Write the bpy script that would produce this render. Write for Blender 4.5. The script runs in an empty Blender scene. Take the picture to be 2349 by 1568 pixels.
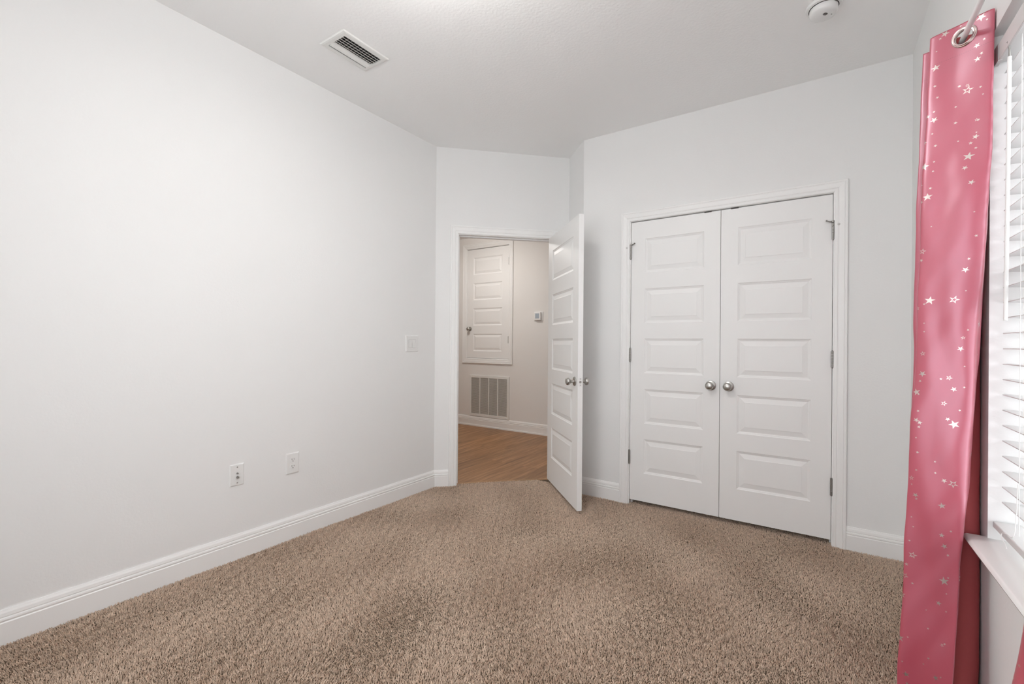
import bpy, bmesh, math, random
import numpy as np
from mathutils import Vector, Matrix

SC = bpy.context.scene
COL = SC.collection
S2 = 2 ** -0.5

# ------------------------------------------------------------------ camera
F_PX = 1047.125
FW = Vector((-0.558916, 0.829222, 0.0017675))
RT = Vector((0.829202, 0.558884, 0.0085043))
UP = Vector((-0.0060641, -0.0062189, 0.9999623))
CAM_Z = 1.15975
cd = bpy.data.cameras.new('camera')
cam = bpy.data.objects.new('camera', cd)
COL.objects.link(cam)
cd.sensor_fit = 'HORIZONTAL'
cd.sensor_width = 36.0
cd.lens = F_PX / 2349 * 36.0
cd.clip_start = 0.02
M3 = Matrix((RT, UP, -FW)).transposed()
cam.matrix_world = Matrix.Translation((0, 0, CAM_Z)) @ M3.to_4x4()
SC.camera = cam

# ------------------------------------------------------------------ light and exposure
SKY = 4.2
CEIL_LAMP = 68.0
ADDED_HALL_LAMP = 62.0
w = bpy.data.worlds.new('overcast_sky')
SC.world = w
w.use_nodes = True
bg = w.node_tree.nodes['Background']
bg.inputs[0].default_value = (0.94, 0.97, 1.0, 1)
bg.inputs[1].default_value = SKY
SC.view_settings.view_transform = 'Standard'
SC.view_settings.look = 'None'
SC.view_settings.gamma = 1
SC.view_settings.use_curve_mapping = False
SC.view_settings.exposure = 0.0
SC.cycles.use_adaptive_sampling = True
SC.cycles.adaptive_threshold = 0.04
SC.cycles.max_bounces = 10
SC.cycles.diffuse_bounces = 8
SC.cycles.glossy_bounces = 4
SC.cycles.transmission_bounces = 6
SC.cycles.caustics_reflective = False
SC.cycles.caustics_refractive = False
SC.cycles.sample_clamp_indirect = 4.0

# ------------------------------------------------------------------ key dimensions (metres)
H = 2.74
XL = -2.578; YA = 2.7105; YC = 3.252; XW = 0.41; YB = -0.45
DG = 1.124; RTN = 0.358
A = Vector((XL, YA, 0)); B = A + Vector((DG * S2, DG * S2, 0)); C0 = Vector((-1.530, YC, 0))
YH = 5.022; HH = 2.637

# ------------------------------------------------------------------ materials
def nt(name):
    m = bpy.data.materials.new(name)
    m.use_nodes = True
    t = m.node_tree
    return m, t, t.nodes['Principled BSDF']

def node(t, kind, **kw):
    n = t.nodes.new(kind)
    for k, v in kw.items():
        setattr(n, k, v)
    return n

def math_n(t, op, a, b=None, c=None, clamp=False):
    n = t.nodes.new('ShaderNodeMath'); n.operation = op; n.use_clamp = clamp
    for i, v in enumerate((a, b, c)):
        if v is None: continue
        if isinstance(v, (int, float)): n.inputs[i].default_value = v
        else: t.links.new(v, n.inputs[i])
    return n.outputs[0]

def paint(name, col, rough=0.6, bump=0.0, scale=120.0, spec=0.5, stretch=None):
    m, t, p = nt(name)
    tc = node(t, 'ShaderNodeTexCoord')
    mp = node(t, 'ShaderNodeMapping')
    if stretch: mp.inputs['Scale'].default_value = stretch
    t.links.new(tc.outputs['Object'], mp.inputs[0])
    n = node(t, 'ShaderNodeTexNoise'); n.inputs['Scale'].default_value = scale; n.inputs['Detail'].default_value = 3
    t.links.new(mp.outputs[0], n.inputs['Vector'])
    n2 = node(t, 'ShaderNodeTexNoise'); n2.inputs['Scale'].default_value = 1.3; n2.inputs['Detail'].default_value = 2
    t.links.new(tc.outputs['Object'], n2.inputs['Vector'])
    r = node(t, 'ShaderNodeValToRGB')
    r.color_ramp.elements[0].position = 0.3; r.color_ramp.elements[1].position = 0.7
    r.color_ramp.elements[0].color = (*[c * 0.985 for c in col], 1)
    r.color_ramp.elements[1].color = (*col, 1)
    t.links.new(n2.outputs[0], r.inputs[0]); t.links.new(r.outputs[0], p.inputs['Base Color'])
    p.inputs['Roughness'].default_value = rough
    p.inputs['Specular IOR Level'].default_value = spec
    if bump:
        b = node(t, 'ShaderNodeBump'); b.inputs['Strength'].default_value = bump; b.inputs['Distance'].default_value = 0.002
        t.links.new(n.outputs[0], b.inputs['Height']); t.links.new(b.outputs[0], p.inputs['Normal'])
    return m

M_WALL = paint('wall_paint', (0.82, 0.822, 0.816), 0.75, 0.25, 95, 0.3)
M_CEIL = paint('ceiling_paint', (0.91, 0.91, 0.905), 0.9, 0.5, 70, 0.2)
M_TRIM = paint('trim_paint', (0.87, 0.87, 0.862), 0.38, 0.03, 40)
M_DOOR = paint('door_paint', (0.86, 0.86, 0.852), 0.42, 0.06, 60, 0.5, (8, 8, 1))
M_HWALL = paint('hall_paint', (0.80, 0.785, 0.765), 0.75, 0.25, 95, 0.3)
M_PLASTIC = paint('white_plastic', (0.80, 0.80, 0.79), 0.35, 0)
M_VENT = paint('vent_enamel', (0.78, 0.78, 0.76), 0.45, 0)
M_BLIND = paint('blind_vinyl', (0.66, 0.665, 0.66), 0.4, 0.04, 30)
M_SILL = paint('sill_stone', (0.80, 0.80, 0.79), 0.22, 0)
M_DARK = paint('dark_void', (0.02, 0.02, 0.02), 0.9, 0)
M_SLOT = paint('slot_dark', (0.06, 0.055, 0.05), 0.7, 0)
M_ROD = paint('rod_enamel', (0.82, 0.82, 0.82), 0.3, 0)
M_SCREEN = paint('lcd_screen', (0.42, 0.48, 0.54), 0.25, 0)

def metal(name, col, rough, brush=True):
    m, t, p = nt(name)
    p.inputs['Base Color'].default_value = (*col, 1)
    p.inputs['Metallic'].default_value = 1
    tc = node(t, 'ShaderNodeTexCoord')
    n = node(t, 'ShaderNodeTexNoise'); n.inputs['Scale'].default_value = 220
    t.links.new(tc.outputs['Object'], n.inputs['Vector'])
    mr = node(t, 'ShaderNodeMapRange'); mr.inputs['To Min'].default_value = rough * 0.85; mr.inputs['To Max'].default_value = rough * 1.2
    t.links.new(n.outputs[0], mr.inputs[0]); t.links.new(mr.outputs[0], p.inputs['Roughness'])
    return m
M_NICKEL = metal('satin_nickel', (0.50, 0.49, 0.465), 0.33)
M_STEEL = metal('dull_steel', (0.38, 0.37, 0.35), 0.4)
M_GROM = metal('rose_silver', (0.74, 0.62, 0.60), 0.2)

def emis(name, col, s):
    m, t, p = nt(name)
    p.inputs['Base Color'].default_value = (0.8, 0.8, 0.8, 1)
    p.inputs['Emission Color'].default_value = (*col, 1)
    p.inputs['Emission Strength'].default_value = s
    return m
M_LAMP = emis('lamp_glass_lit', (1.0, 0.985, 0.965), CEIL_LAMP)
M_ADDED_LAMPH = emis('added_hall_lamp_glass', (1.0, 0.955, 0.91), ADDED_HALL_LAMP)

def glass():
    m, t, p = nt('window_glass')
    p.inputs['Base Color'].default_value = (1, 1, 1, 1)
    p.inputs['Roughness'].default_value = 0
    p.inputs['IOR'].default_value = 1.45
    p.inputs['Transmission Weight'].default_value = 1
    tr = node(t, 'ShaderNodeBsdfTransparent'); mx = node(t, 'ShaderNodeMixShader')
    gl = node(t, 'ShaderNodeBsdfGlossy'); gl.inputs['Roughness'].default_value = 0.02
    fr = node(t, 'ShaderNodeFresnel'); gi = node(t, 'ShaderNodeNewGeometry')
    # same reflectance from either side of the thin pane
    t.links.new(math_n(t, 'SUBTRACT', 1.35, math_n(t, 'MULTIPLY', gi.outputs['Backfacing'], 1.35 - 1 / 1.35)), fr.inputs[0])
    t.links.new(fr.outputs[0], mx.inputs[0]); t.links.new(tr.outputs[0], mx.inputs[1]); t.links.new(gl.outputs[0], mx.inputs[2])
    t.links.new(mx.outputs[0], t.nodes['Material Output'].inputs[0])
    return m
M_GLASS = glass()

def carpet_mat(name, base, var):
    m, t, p = nt(name)
    hi = node(t, 'ShaderNodeHairInfo')
    r = node(t, 'ShaderNodeValToRGB')
    e = r.color_ramp.elements
    e[0].position = 0.0; e[0].color = (*[c * (1 - var) for c in base], 1)
    e[1].position = 1.0; e[1].color = (*[min(1, c * (1 + var)) for c in base], 1)
    t.links.new(hi.outputs['Random'], r.inputs[0])
    t.links.new(r.outputs[0], p.inputs['Base Color'])
    p.inputs['Roughness'].default_value = 0.9
    p.inputs['Specular IOR Level'].default_value = 0.1
    return m
M_PILE = carpet_mat('carpet_yarn', (0.68, 0.54, 0.43), 0.24)
M_BACKING = paint('carpet_backing', (0.12, 0.09, 0.065), 0.95, 0.3, 200, 0.1)

def wood():
    m, t, p = nt('vinyl_plank')
    tc = node(t, 'ShaderNodeTexCoord')
    mp = node(t, 'ShaderNodeMapping'); mp.inputs['Rotation'].default_value = (0, 0, math.radians(90))
    t.links.new(tc.outputs['Object'], mp.inputs[0])
    bk = node(t, 'ShaderNodeTexBrick')
    bk.offset = 0.37; bk.inputs['Scale'].default_value = 1
    bk.inputs['Brick Width'].default_value = 1.22; bk.inputs['Row Height'].default_value = 0.18
    bk.inputs['Mortar Size'].default_value = 0.0006; bk.inputs['Mortar Smooth'].default_value = 0.1; bk.inputs['Bias'].default_value = 0
    bk.inputs['Color1'].default_value = (0, 0, 0, 1); bk.inputs['Color2'].default_value = (1, 1, 1, 1); bk.inputs['Mortar'].default_value = (0.2, 0.2, 0.2, 1)
    t.links.new(mp.outputs[0], bk.inputs['Vector'])
    mp2 = node(t, 'ShaderNodeMapping'); mp2.inputs['Scale'].default_value = (1.6, 22, 1)
    t.links.new(mp.outputs[0], mp2.inputs[0])
    off = node(t, 'ShaderNodeVectorMath', operation='ADD')
    cm = node(t, 'ShaderNodeVectorMath', operation='SCALE'); cm.inputs['Scale'].default_value = 7.0
    t.links.new(bk.outputs[0], cm.inputs[0]); t.links.new(mp2.outputs[0], off.inputs[0]); t.links.new(cm.outputs[0], off.inputs[1])
    n = node(t, 'ShaderNodeTexNoise'); n.inputs['Scale'].default_value = 1.4; n.inputs['Detail'].default_value = 8; n.inputs['Roughness'].default_value = 0.62; n.inputs['Distortion'].default_value = 0.6
    t.links.new(off.outputs[0], n.inputs['Vector'])
    r = node(t, 'ShaderNodeValToRGB'); e = r.color_ramp.elements
    e[0].position = 0.3; e[0].color = (0.175, 0.078, 0.027, 1)
    e[1].position = 0.72; e[1].color = (0.50, 0.275, 0.135, 1)
    k = r.color_ramp.elements.new(0.5); k.color = (0.33, 0.165, 0.068, 1)
    t.links.new(n.outputs[0], r.inputs[0])
    mx = node(t, 'ShaderNodeMix', data_type='RGBA', blend_type='MULTIPLY'); mx.inputs[0].default_value = 0.22
    t.links.new(r.outputs[0], mx.inputs[6]); t.links.new(bk.outputs[0], mx.inputs[7])
    t.links.new(mx.outputs[2], p.inputs['Base Color'])
    p.inputs['Roughness'].default_value = 0.42
    b = node(t, 'ShaderNodeBump'); b.inputs['Strength'].default_value = 0.15; b.inputs['Distance'].default_value = 0.001
    t.links.new(n.outputs[0], b.inputs['Height']); t.links.new(b.outputs[0], p.inputs['Normal'])
    return m
M_WOOD = wood()

def satin():
    m, t, p = nt('pink_satin_with_foil_stars')
    uv = node(t, 'ShaderNodeUVMap'); uv.uv_map = 'UVMap'

    def stars(scale, rad, keep, seed, hollow):
        mp = node(t, 'ShaderNodeMapping'); mp.inputs['Location'].default_value = (seed, seed * 1.7, 0)
        mp.inputs['Scale'].default_value = (scale, scale, scale)
        t.links.new(uv.outputs[0], mp.inputs[0])
        v = node(t, 'ShaderNodeTexVoronoi', voronoi_dimensions='2D'); v.inputs['Scale'].default_value = 1; v.inputs['Randomness'].default_value = 0.72
        t.links.new(mp.outputs[0], v.inputs['Vector'])
        d = node(t, 'ShaderNodeVectorMath', operation='SUBTRACT')
        t.links.new(mp.outputs[0], d.inputs[0]); t.links.new(v.outputs['Position'], d.inputs[1])
        sx = node(t, 'ShaderNodeSeparateXYZ'); t.links.new(d.outputs[0], sx.inputs[0])
        sc = node(t, 'ShaderNodeSeparateColor'); t.links.new(v.outputs['Color'], sc.inputs[0])
        x = math_n(t, 'DIVIDE', sx.outputs[0], scale); y = math_n(t, 'DIVIDE', sx.outputs[1], scale)
        r = math_n(t, 'SQRT', math_n(t, 'ADD', math_n(t, 'MULTIPLY', x, x), math_n(t, 'MULTIPLY', y, y)))
        a = math_n(t, 'ADD', math_n(t, 'ARCTAN2', y, x), math_n(t, 'MULTIPLY', sc.outputs[1], 6.283))
        a = math_n(t, 'ADD', a, 12.566)
        k = 2 * math.pi / 5
        md = math_n(t, 'SUBTRACT', math_n(t, 'MODULO', a, k), k / 2)
        ang = math_n(t, 'ABSOLUTE', md)                       # 0 at a tip, 36 deg between tips
        size = math_n(t, 'MULTIPLY', math_n(t, 'ADD', math_n(t, 'MULTIPLY', sc.outputs[2], 0.7), 0.65), rad)
        qx = math_n(t, 'MULTIPLY', r, math_n(t, 'COSINE', ang)); qy = math_n(t, 'MULTIPLY', r, math_n(t, 'SINE', ang))
        ri = 0.38; tx, ty = ri * math.cos(k / 2), ri * math.sin(k / 2)
        # inside test against the edge from tip (1,0) to notch (tx,ty), all scaled by size
        nx, ny = ty, (1 - tx)
        val = math_n(t, 'ADD', math_n(t, 'MULTIPLY', qx, nx), math_n(t, 'MULTIPLY', qy, ny))
        lim = math_n(t, 'MULTIPLY', size, nx)
        inside = math_n(t, 'LESS_THAN', val, lim)
        inner = math_n(t, 'LESS_THAN', val, math_n(t, 'MULTIPLY', lim, 0.55))
        isholl = math_n(t, 'LESS_THAN', sc.outputs[1], hollow)
        inside = math_n(t, 'SUBTRACT', inside, math_n(t, 'MULTIPLY', inner, isholl))
        return math_n(t, 'MULTIPLY', inside, math_n(t, 'LESS_THAN', sc.outputs[0], keep))
    s1 = stars(13.0, 0.0100, 0.62, 3.1, 0.22)
    s2 = stars(22.0, 0.0034, 0.42, 7.7, 0.0)
    s3 = stars(11.0, 0.0062, 0.5, 5.3, 0.35)
    star = math_n(t, 'MAXIMUM', math_n(t, 'MAXIMUM', s1, s2), s3)
    geo = node(t, 'ShaderNodeNewGeometry')
    # fine weave
    mpw = node(t, 'ShaderNodeMapping'); mpw.inputs['Scale'].default_value = (900, 900, 1); t.links.new(uv.outputs[0], mpw.inputs[0])
    nz = node(t, 'ShaderNodeTexNoise'); nz.inputs['Scale'].default_value = 1.0; t.links.new(mpw.outputs[0], nz.inputs['Vector'])
    bp = node(t, 'ShaderNodeBump'); bp.inputs['Strength'].default_value = 0.10; bp.inputs['Distance'].default_value = 0.0006
    t.links.new(nz.outputs[0], bp.inputs['Height'])
    # stitched line under the heading and along the leading hem
    sp = node(t, 'ShaderNodeSeparateXYZ'); t.links.new(uv.outputs[0], sp.inputs[0])
    def dash(coord, along, at):
        near = math_n(t, 'LESS_THAN', math_n(t, 'ABSOLUTE', math_n(t, 'SUBTRACT', coord, at)), 0.0007)
        on = math_n(t, 'LESS_THAN', math_n(t, 'FRACT', math_n(t, 'MULTIPLY', along, 220)), 0.55)
        return math_n(t, 'MULTIPLY', near, on)
    st = math_n(t, 'MAXIMUM', dash(sp.outputs[1], sp.outputs[0], 2.028), dash(sp.outputs[0], sp.outputs[1], 0.030))
    mc = node(t, 'ShaderNodeMix', data_type='RGBA'); mc.inputs[6].default_value = (0.43, 0.052, 0.086, 1); mc.inputs[7].default_value = (0.28, 0.035, 0.05, 1)
    t.links.new(st, mc.inputs[0])
    mc2 = node(t, 'ShaderNodeMix', data_type='RGBA'); mc2.inputs[7].default_value = (0.62, 0.54, 0.50, 1)
    t.links.new(star, mc2.inputs[0]); t.links.new(mc.outputs[2], mc2.inputs[6])
    t.links.new(mc2.outputs[2], p.inputs['Base Color'])
    t.links.new(star, p.inputs['Metallic'])
    p.inputs['Roughness'].default_value = 0.36
    p.inputs['Specular IOR Level'].default_value = 1.0
    p.inputs['Specular Tint'].default_value = (0.97, 0.80, 1.0, 1)
    p.inputs['Coat Weight'].default_value = 0.75
    p.inputs['Coat Roughness'].default_value = 0.42
    p.inputs['Coat IOR'].default_value = 1.75
    p.inputs['Sheen Weight'].default_value = 0.08
    p.inputs['Sheen Roughness'].default_value = 0.4
    p.inputs['Sheen Tint'].default_value = (1.0, 0.85, 0.92, 1)
    t.links.new(bp.outputs[0], p.inputs['Normal'])
    return m
M_SATIN = satin()
M_LINING = paint('curtain_back_cloth', (0.40, 0.085, 0.09), 0.85, 0.1, 700, 0.2)

# ------------------------------------------------------------------ mesh helpers
def frame(o, along, normal):
    """local (a, z, d) -> world: a along the wall, z up, d out of the wall into the room"""
    o, along, normal = Vector(o), Vector(along), Vector(normal)
    return lambda a, z, d: o + along * a + normal * d + Vector((0, 0, z))

F_CLOSET = frame((0, YC, 0), (1, 0, 0), (0, -1, 0))
F_ENTRY = frame(A, (S2, S2, 0), (S2, -S2, 0))
F_RETURN = frame(C0, (-S2, S2, 0), (-S2, -S2, 0))
F_LEFT = frame((XL, 0, 0), (0, 1, 0), (1, 0, 0))
F_WIN = frame((XW, 0, 0), (0, 1, 0), (-1, 0, 0))
F_BACK = frame((0, YB, 0), (1, 0, 0), (0, 1, 0))
F_HALL = frame((0, YH, 0), (1, 0, 0), (0, -1, 0))
F_CEIL = lambda a, z, d: Vector((a, z, H - d))
ID = lambda x, y, z: Vector((x, y, z))

class MB:
    def __init__(self):
        self.v = []; self.f = []
    def add(self, vs, fs):
        o = len(self.v); self.v += [tuple(x) for x in vs]; self.f += [tuple(i + o for i in f) for f in fs]
        return self
    def box(self, fr, a0, a1, z0, z1, d0, d1):
        vs = [fr(a, z, d) for a in (a0, a1) for z in (z0, z1) for d in (d0, d1)]
        return self.add(vs, [(0, 1, 3, 2), (4, 6, 7, 5), (0, 4, 5, 1), (2, 3, 7, 6), (0, 2, 6, 4), (1, 5, 7, 3)])
    def prism(self, poly, z0, z1):
        n = len(poly)
        return self.add([(x, y, z) for z in (z0, z1) for x, y in poly],
                        [tuple(range(n)), tuple(range(n, 2 * n))] + [(i, (i + 1) % n, (i + 1) % n + n, i + n) for i in range(n)])
    def strip(self, rings, closed=True, caps=True):
        """rings: list of equal-length point lists, skinned in order"""
        n = len(rings[0]); vs = [p for r in rings for p in r]; fs = []
        for k in range(len(rings) - 1):
            for i in range(n if closed else n - 1):
                j = (i + 1) % n
                fs.append((k * n + i, k * n + j, (k + 1) * n + j, (k + 1) * n + i))
        if caps and closed:
            fs.append(tuple(range(n))); fs.append(tuple((len(rings) - 1) * n + i for i in range(n)))
        return self.add(vs, fs)
    def lathe(self, c, axis, prof, seg=32, up=(0, 0, 1)):
        axis = Vector(axis).normalized(); u = axis.cross(Vector(up))
        if u.length < 1e-3: u = axis.cross(Vector((1, 0, 0)))
        u.normalize(); v = axis.cross(u); c = Vector(c)
        rings = [[c + axis * h + (u * math.cos(2 * math.pi * i / seg) + v * math.sin(2 * math.pi * i / seg)) * max(r, 1e-5) for i in range(seg)] for r, h in prof]
        return self.strip(rings)
    def tube(self, pts, r, seg=12):
        pts = [Vector(p) for p in pts]; rings = []; prev = None
        for i, p in enumerate(pts):
            d = (pts[min(i + 1, len(pts) - 1)] - pts[max(i - 1, 0)]).normalized()
            if prev is None:
                u = d.cross(Vector((0, 0, 1)))
                if u.length < 1e-3: u = d.cross(Vector((1, 0, 0)))
            else:
                u = prev - d * prev.dot(d)
            u.normalize(); prev = u; v = d.cross(u)
            rr = r[i] if isinstance(r, (list, tuple)) else r
            rings.append([p + (u * math.cos(2 * math.pi * k / seg) + v * math.sin(2 * math.pi * k / seg)) * rr for k in range(seg)])
        return self.strip(rings)
    def build(self, name, mat, parent=None, smooth=False, bevel=0, mats=None):
        me = bpy.data.meshes.new(name); me.from_pydata(self.v, [], self.f)
        bm = bmesh.new(); bm.from_mesh(me)
        bmesh.ops.recalc_face_normals(bm, faces=bm.faces)
        bm.to_mesh(me); bm.free()
        for m in (mats or [mat]): me.materials.append(m)
        o = bpy.data.objects.new(name, me); COL.objects.link(o)
        if smooth:
            me.polygons.foreach_set('use_smooth', [True] * len(me.polygons))
            me.set_sharp_from_angle(angle=math.radians(40))
        if bevel:
            b = o.modifiers.new('bevel', 'BEVEL'); b.width = bevel; b.segments = 2; b.limit_method = 'ANGLE'; b.angle_limit = math.radians(40)
        if parent: child(o, parent)
        return o

def child(o, parent):
    o.parent = parent
    o.matrix_parent_inverse = parent_world(parent).inverted()

def parent_world(p):
    m = p.matrix_basis.copy()
    if p.parent: m = parent_world(p.parent) @ p.matrix_parent_inverse @ m
    return m

def tag(o, label, cat=None, kind=None, group=None):
    o['label'] = label
    if cat: o['category'] = cat
    if kind: o['kind'] = kind
    if group: o['group'] = group
    return o

def empty(name, loc, label, cat, kind=None, group=None):
    o = bpy.data.objects.new(name, None); COL.objects.link(o); o.location = loc; o.empty_display_size = 0.05
    return tag(o, label, cat, kind, group)

# ------------------------------------------------------------------ walls, floor, ceiling
T = 0.12
def wall(name, fr, a0, a1, z0, z1, mat, label, openings=(), thick=T, cat='wall'):
    """wall slab behind its face (d from -thick to 0) with rectangular openings"""
    b = MB()
    xs = sorted({a0, a1, *[o[0] for o in openings], *[o[1] for o in openings]})
    zs = sorted({z0, z1, *[o[2] for o in openings], *[o[3] for o in openings]})
    def solid(i, j):
        if not (0 <= i < len(xs) - 1 and 0 <= j < len(zs) - 1): return False
        cx, cz = (xs[i] + xs[i + 1]) / 2, (zs[j] + zs[j + 1]) / 2
        return not any(o[0] < cx < o[1] and o[2] < cz < o[3] for o in openings)
    idx = {}
    vs = []; fs = []
    def vid(i, j, k):
        if (i, j, k) not in idx:
            idx[(i, j, k)] = len(vs); vs.append(fr(xs[i], zs[j], -thick if k else 0))
        return idx[(i, j, k)]
    for i in range(len(xs) - 1):
        for j in range(len(zs) - 1):
            if not solid(i, j): continue
            for k in (0, 1): fs.append((vid(i, j, k), vid(i + 1, j, k), vid(i + 1, j + 1, k), vid(i, j + 1, k)))
            for (di, dj, p, q) in ((-1, 0, (i, j), (i, j + 1)), (1, 0, (i + 1, j), (i + 1, j + 1)), (0, -1, (i, j), (i + 1, j)), (0, 1, (i, j + 1), (i + 1, j + 1))):
                if not solid(i + di, j + dj): fs.append((vid(*p, 0), vid(*q, 0), vid(*q, 1), vid(*p, 1)))
    b.add(vs, fs)
    return tag(b.build(name, mat), label, cat, 'structure')

# door openings (rough): entry 0.168..0.957, closet -1.168..0.080
ENT0, ENT1, ENTZ = 0.186, 0.984, 2.040
CL0, CL1, CLZ = -1.150, 0.062, 2.050
WY0, WY1, WZ0, WZ1 = 0.960, 1.885, 0.585, 2.062

wall('wall_left', F_LEFT, YB - T, YA, -0.03, H, M_WALL, 'long plain off-white wall on the left with low outlets')
wall('wall_entry', F_ENTRY, 0, DG, -0.03, H, M_WALL, 'short diagonal off-white wall holding the open bedroom doorway', [(ENT0 - 0.018, ENT1 + 0.018, -0.03, ENTZ + 0.018)])
wall('wall_return', F_RETURN, 0, RTN, -0.03, H, M_WALL, 'narrow off-white wall strip behind the open door')
wall('wall_closet', F_CLOSET, C0.x, XW + 0.16, -0.03, H, M_WALL, 'off-white wall around the double closet doors', [(CL0 - 0.018, CL1 + 0.018, -0.03, CLZ + 0.018)], thick=0.115)
wall('wall_window', F_WIN, YB - T, YC, -0.03, H, M_WALL, 'off-white wall on the right holding the window with blinds', [(WY0, WY1, WZ0, WZ1)], thick=0.16)
BW = (-1.45, 0.05, 0.45, 2.30)  # opening for the window added behind the viewer
wall('wall_back', F_BACK, XL, XW, -0.03, H, M_WALL, 'off-white wall behind the viewer', [BW], thick=0.16)
# closet box
wall('wall_closet_inside_back', frame((0, YC + 0.75, 0), (1, 0, 0), (0, -1, 0)), -1.35, 0.30, -0.03, H, M_WALL, 'back wall inside the closed closet', thick=0.05)
wall('wall_closet_inside_left', frame((-1.35, 0, 0), (0, 1, 0), (1, 0, 0)), YC + 0.115, YC + 0.75, -0.03, H, M_WALL, 'left wall inside the closed closet', thick=0.04)
wall('wall_closet_inside_right', frame((0.30, 0, 0), (0, 1, 0), (-1, 0, 0)), YC + 0.115, YC + 0.75, -0.03, H, M_WALL, 'right wall inside the closed closet', thick=0.04)
# hall
wall('wall_hall', F_HALL, -6.2, -0.6, -0.03, H, M_HWALL, 'warm beige hallway wall seen through the doorway', [(-4.174, -3.428, 0.925, 2.485)])
wall('wall_hall_left', frame((-6.2, 0, 0), (0, 1, 0), (1, 0, 0)), 2.55, YH + T, -0.03, H, M_HWALL, 'far left end wall of the hallway')
wall('wall_hall_near', frame((0, 2.67, 0), (1, 0, 0), (0, 1, 0)), -6.2, XL - T, -0.03, H, M_HWALL, 'hallway wall backing onto the bedroom left wall')
wall('wall_hall_right', frame((-0.6, 0, 0), (0, 1, 0), (-1, 0, 0)), YC + 0.8, YH + T, -0.03, H, M_HWALL, 'far right end wall of the hallway')
wall('wall_hall_closet', frame((0, YC + 0.80, 0), (1, 0, 0), (0, 1, 0)), -1.62, -0.6, -0.03, H, M_HWALL, 'hallway wall behind the closet', thick=0.04)
wall('wall_hall_side', frame((-1.62, 0, 0), (0, 1, 0), (-1, 0, 0)), YC + 0.26, YC + 0.80, -0.03, H, M_HWALL, 'hallway side wall next to the closet', thick=0.04)

# ceiling slabs
ce = MB().prism([(XL - T, YB - 0.16), (XW + 0.16, YB - 0.16), (XW + 0.16, YC + 0.8), (-1.3, YC + 0.8), (-1.6, B.y + 0.02), (B.x, B.y + 0.08), (XL - T, YA + 0.04)], H, H + 0.1)
tag(ce.build('ceiling', M_CEIL), 'matt off-white bedroom ceiling with a vent and smoke detector', 'ceiling', 'structure')
hc_ = MB().prism([(-6.3, 2.5), (XL - 0.1, 2.55), (XL - T * S2, YA + T * S2), (B.x - T * S2, B.y + T * S2), (-1.62, YC + 0.26), (-1.62, YC + 0.84), (-0.5, YC + 0.84), (-0.5, YH + 0.1), (-6.3, YH + 0.1)], HH, HH + 0.05)
tag(hc_.build('ceiling_hall', M_CEIL), 'hallway ceiling glimpsed at the top of the doorway', 'ceiling', 'structure')
fl = MB().prism([(XL - T, YB - 0.16), (XW + 0.16, YB - 0.16), (XW + 0.16, YC + 0.8), (-1.62, YC + 0.8), (-1.62, B.y), (B.x, B.y + 0.02), (XL - T, YA)], -0.07, -0.03)
tag(fl.build('floor', M_BACKING), 'bedroom subfloor hidden under the beige carpet', 'floor', 'structure')

DTH = -0.036   # carpet edge, measured out of the entry wall plane
def ent(a, d): p = F_ENTRY(a, 0, d); return (p.x, p.y)
hall_poly = [(-6.2, 2.67), (XL - T, 2.67), (XL - T, YA), ent(0.0, -0.06), ent(ENT0 - 0.017, -0.06), ent(ENT0 - 0.017, DTH - 0.012), ent(ENT1 + 0.017, DTH - 0.012), ent(ENT1 + 0.017, -0.06), ent(DG, -0.06), (-1.62, YC + 0.26), (-1.62, YC + 0.8), (-0.6, YC + 0.8), (-0.6, YH), (-6.2, YH)]
tag(MB().prism(hall_poly, -0.03, -0.006).build('floor_hall', M_WOOD), 'golden brown wood plank hallway floor beyond the doorway', 'floor', 'structure')

# carpet
carpet_poly = [(XL, YB), (XW, YB), (XW, YC), (CL1 + 0.017, YC), (CL1 + 0.017, YC + 0.115), (0.30, YC + 0.115), (0.30, YC + 0.75), (-1.35, YC + 0.75), (-1.35, YC + 0.115), (CL0 - 0.017, YC + 0.115), (CL0 - 0.017, YC),
               (C0.x, C0.y), (B.x, B.y), ent(ENT1 + 0.017, 0), ent(ENT1 + 0.017, DTH), ent(ENT0 - 0.017, DTH), ent(ENT0 - 0.017, 0), (A.x, A.y)]
carpet = tag(MB().prism(carpet_poly, -0.03, -0.010).build('carpet', M_BACKING), 'beige brown cut pile carpet covering the bedroom floor', 'carpet', 'stuff')
tag(MB().prism([ent(ENT0 - 0.0, DTH - 0.012), ent(ENT1 + 0.0, DTH - 0.012), ent(ENT1, DTH - 0.001), ent(ENT0, DTH - 0.001)], -0.03, -0.001).build('trim_1', paint('strip_tan', (0.45, 0.28, 0.16), 0.6, 0)), 'thin tan transition strip between carpet and wood floor', 'threshold', 'structure')

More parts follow.
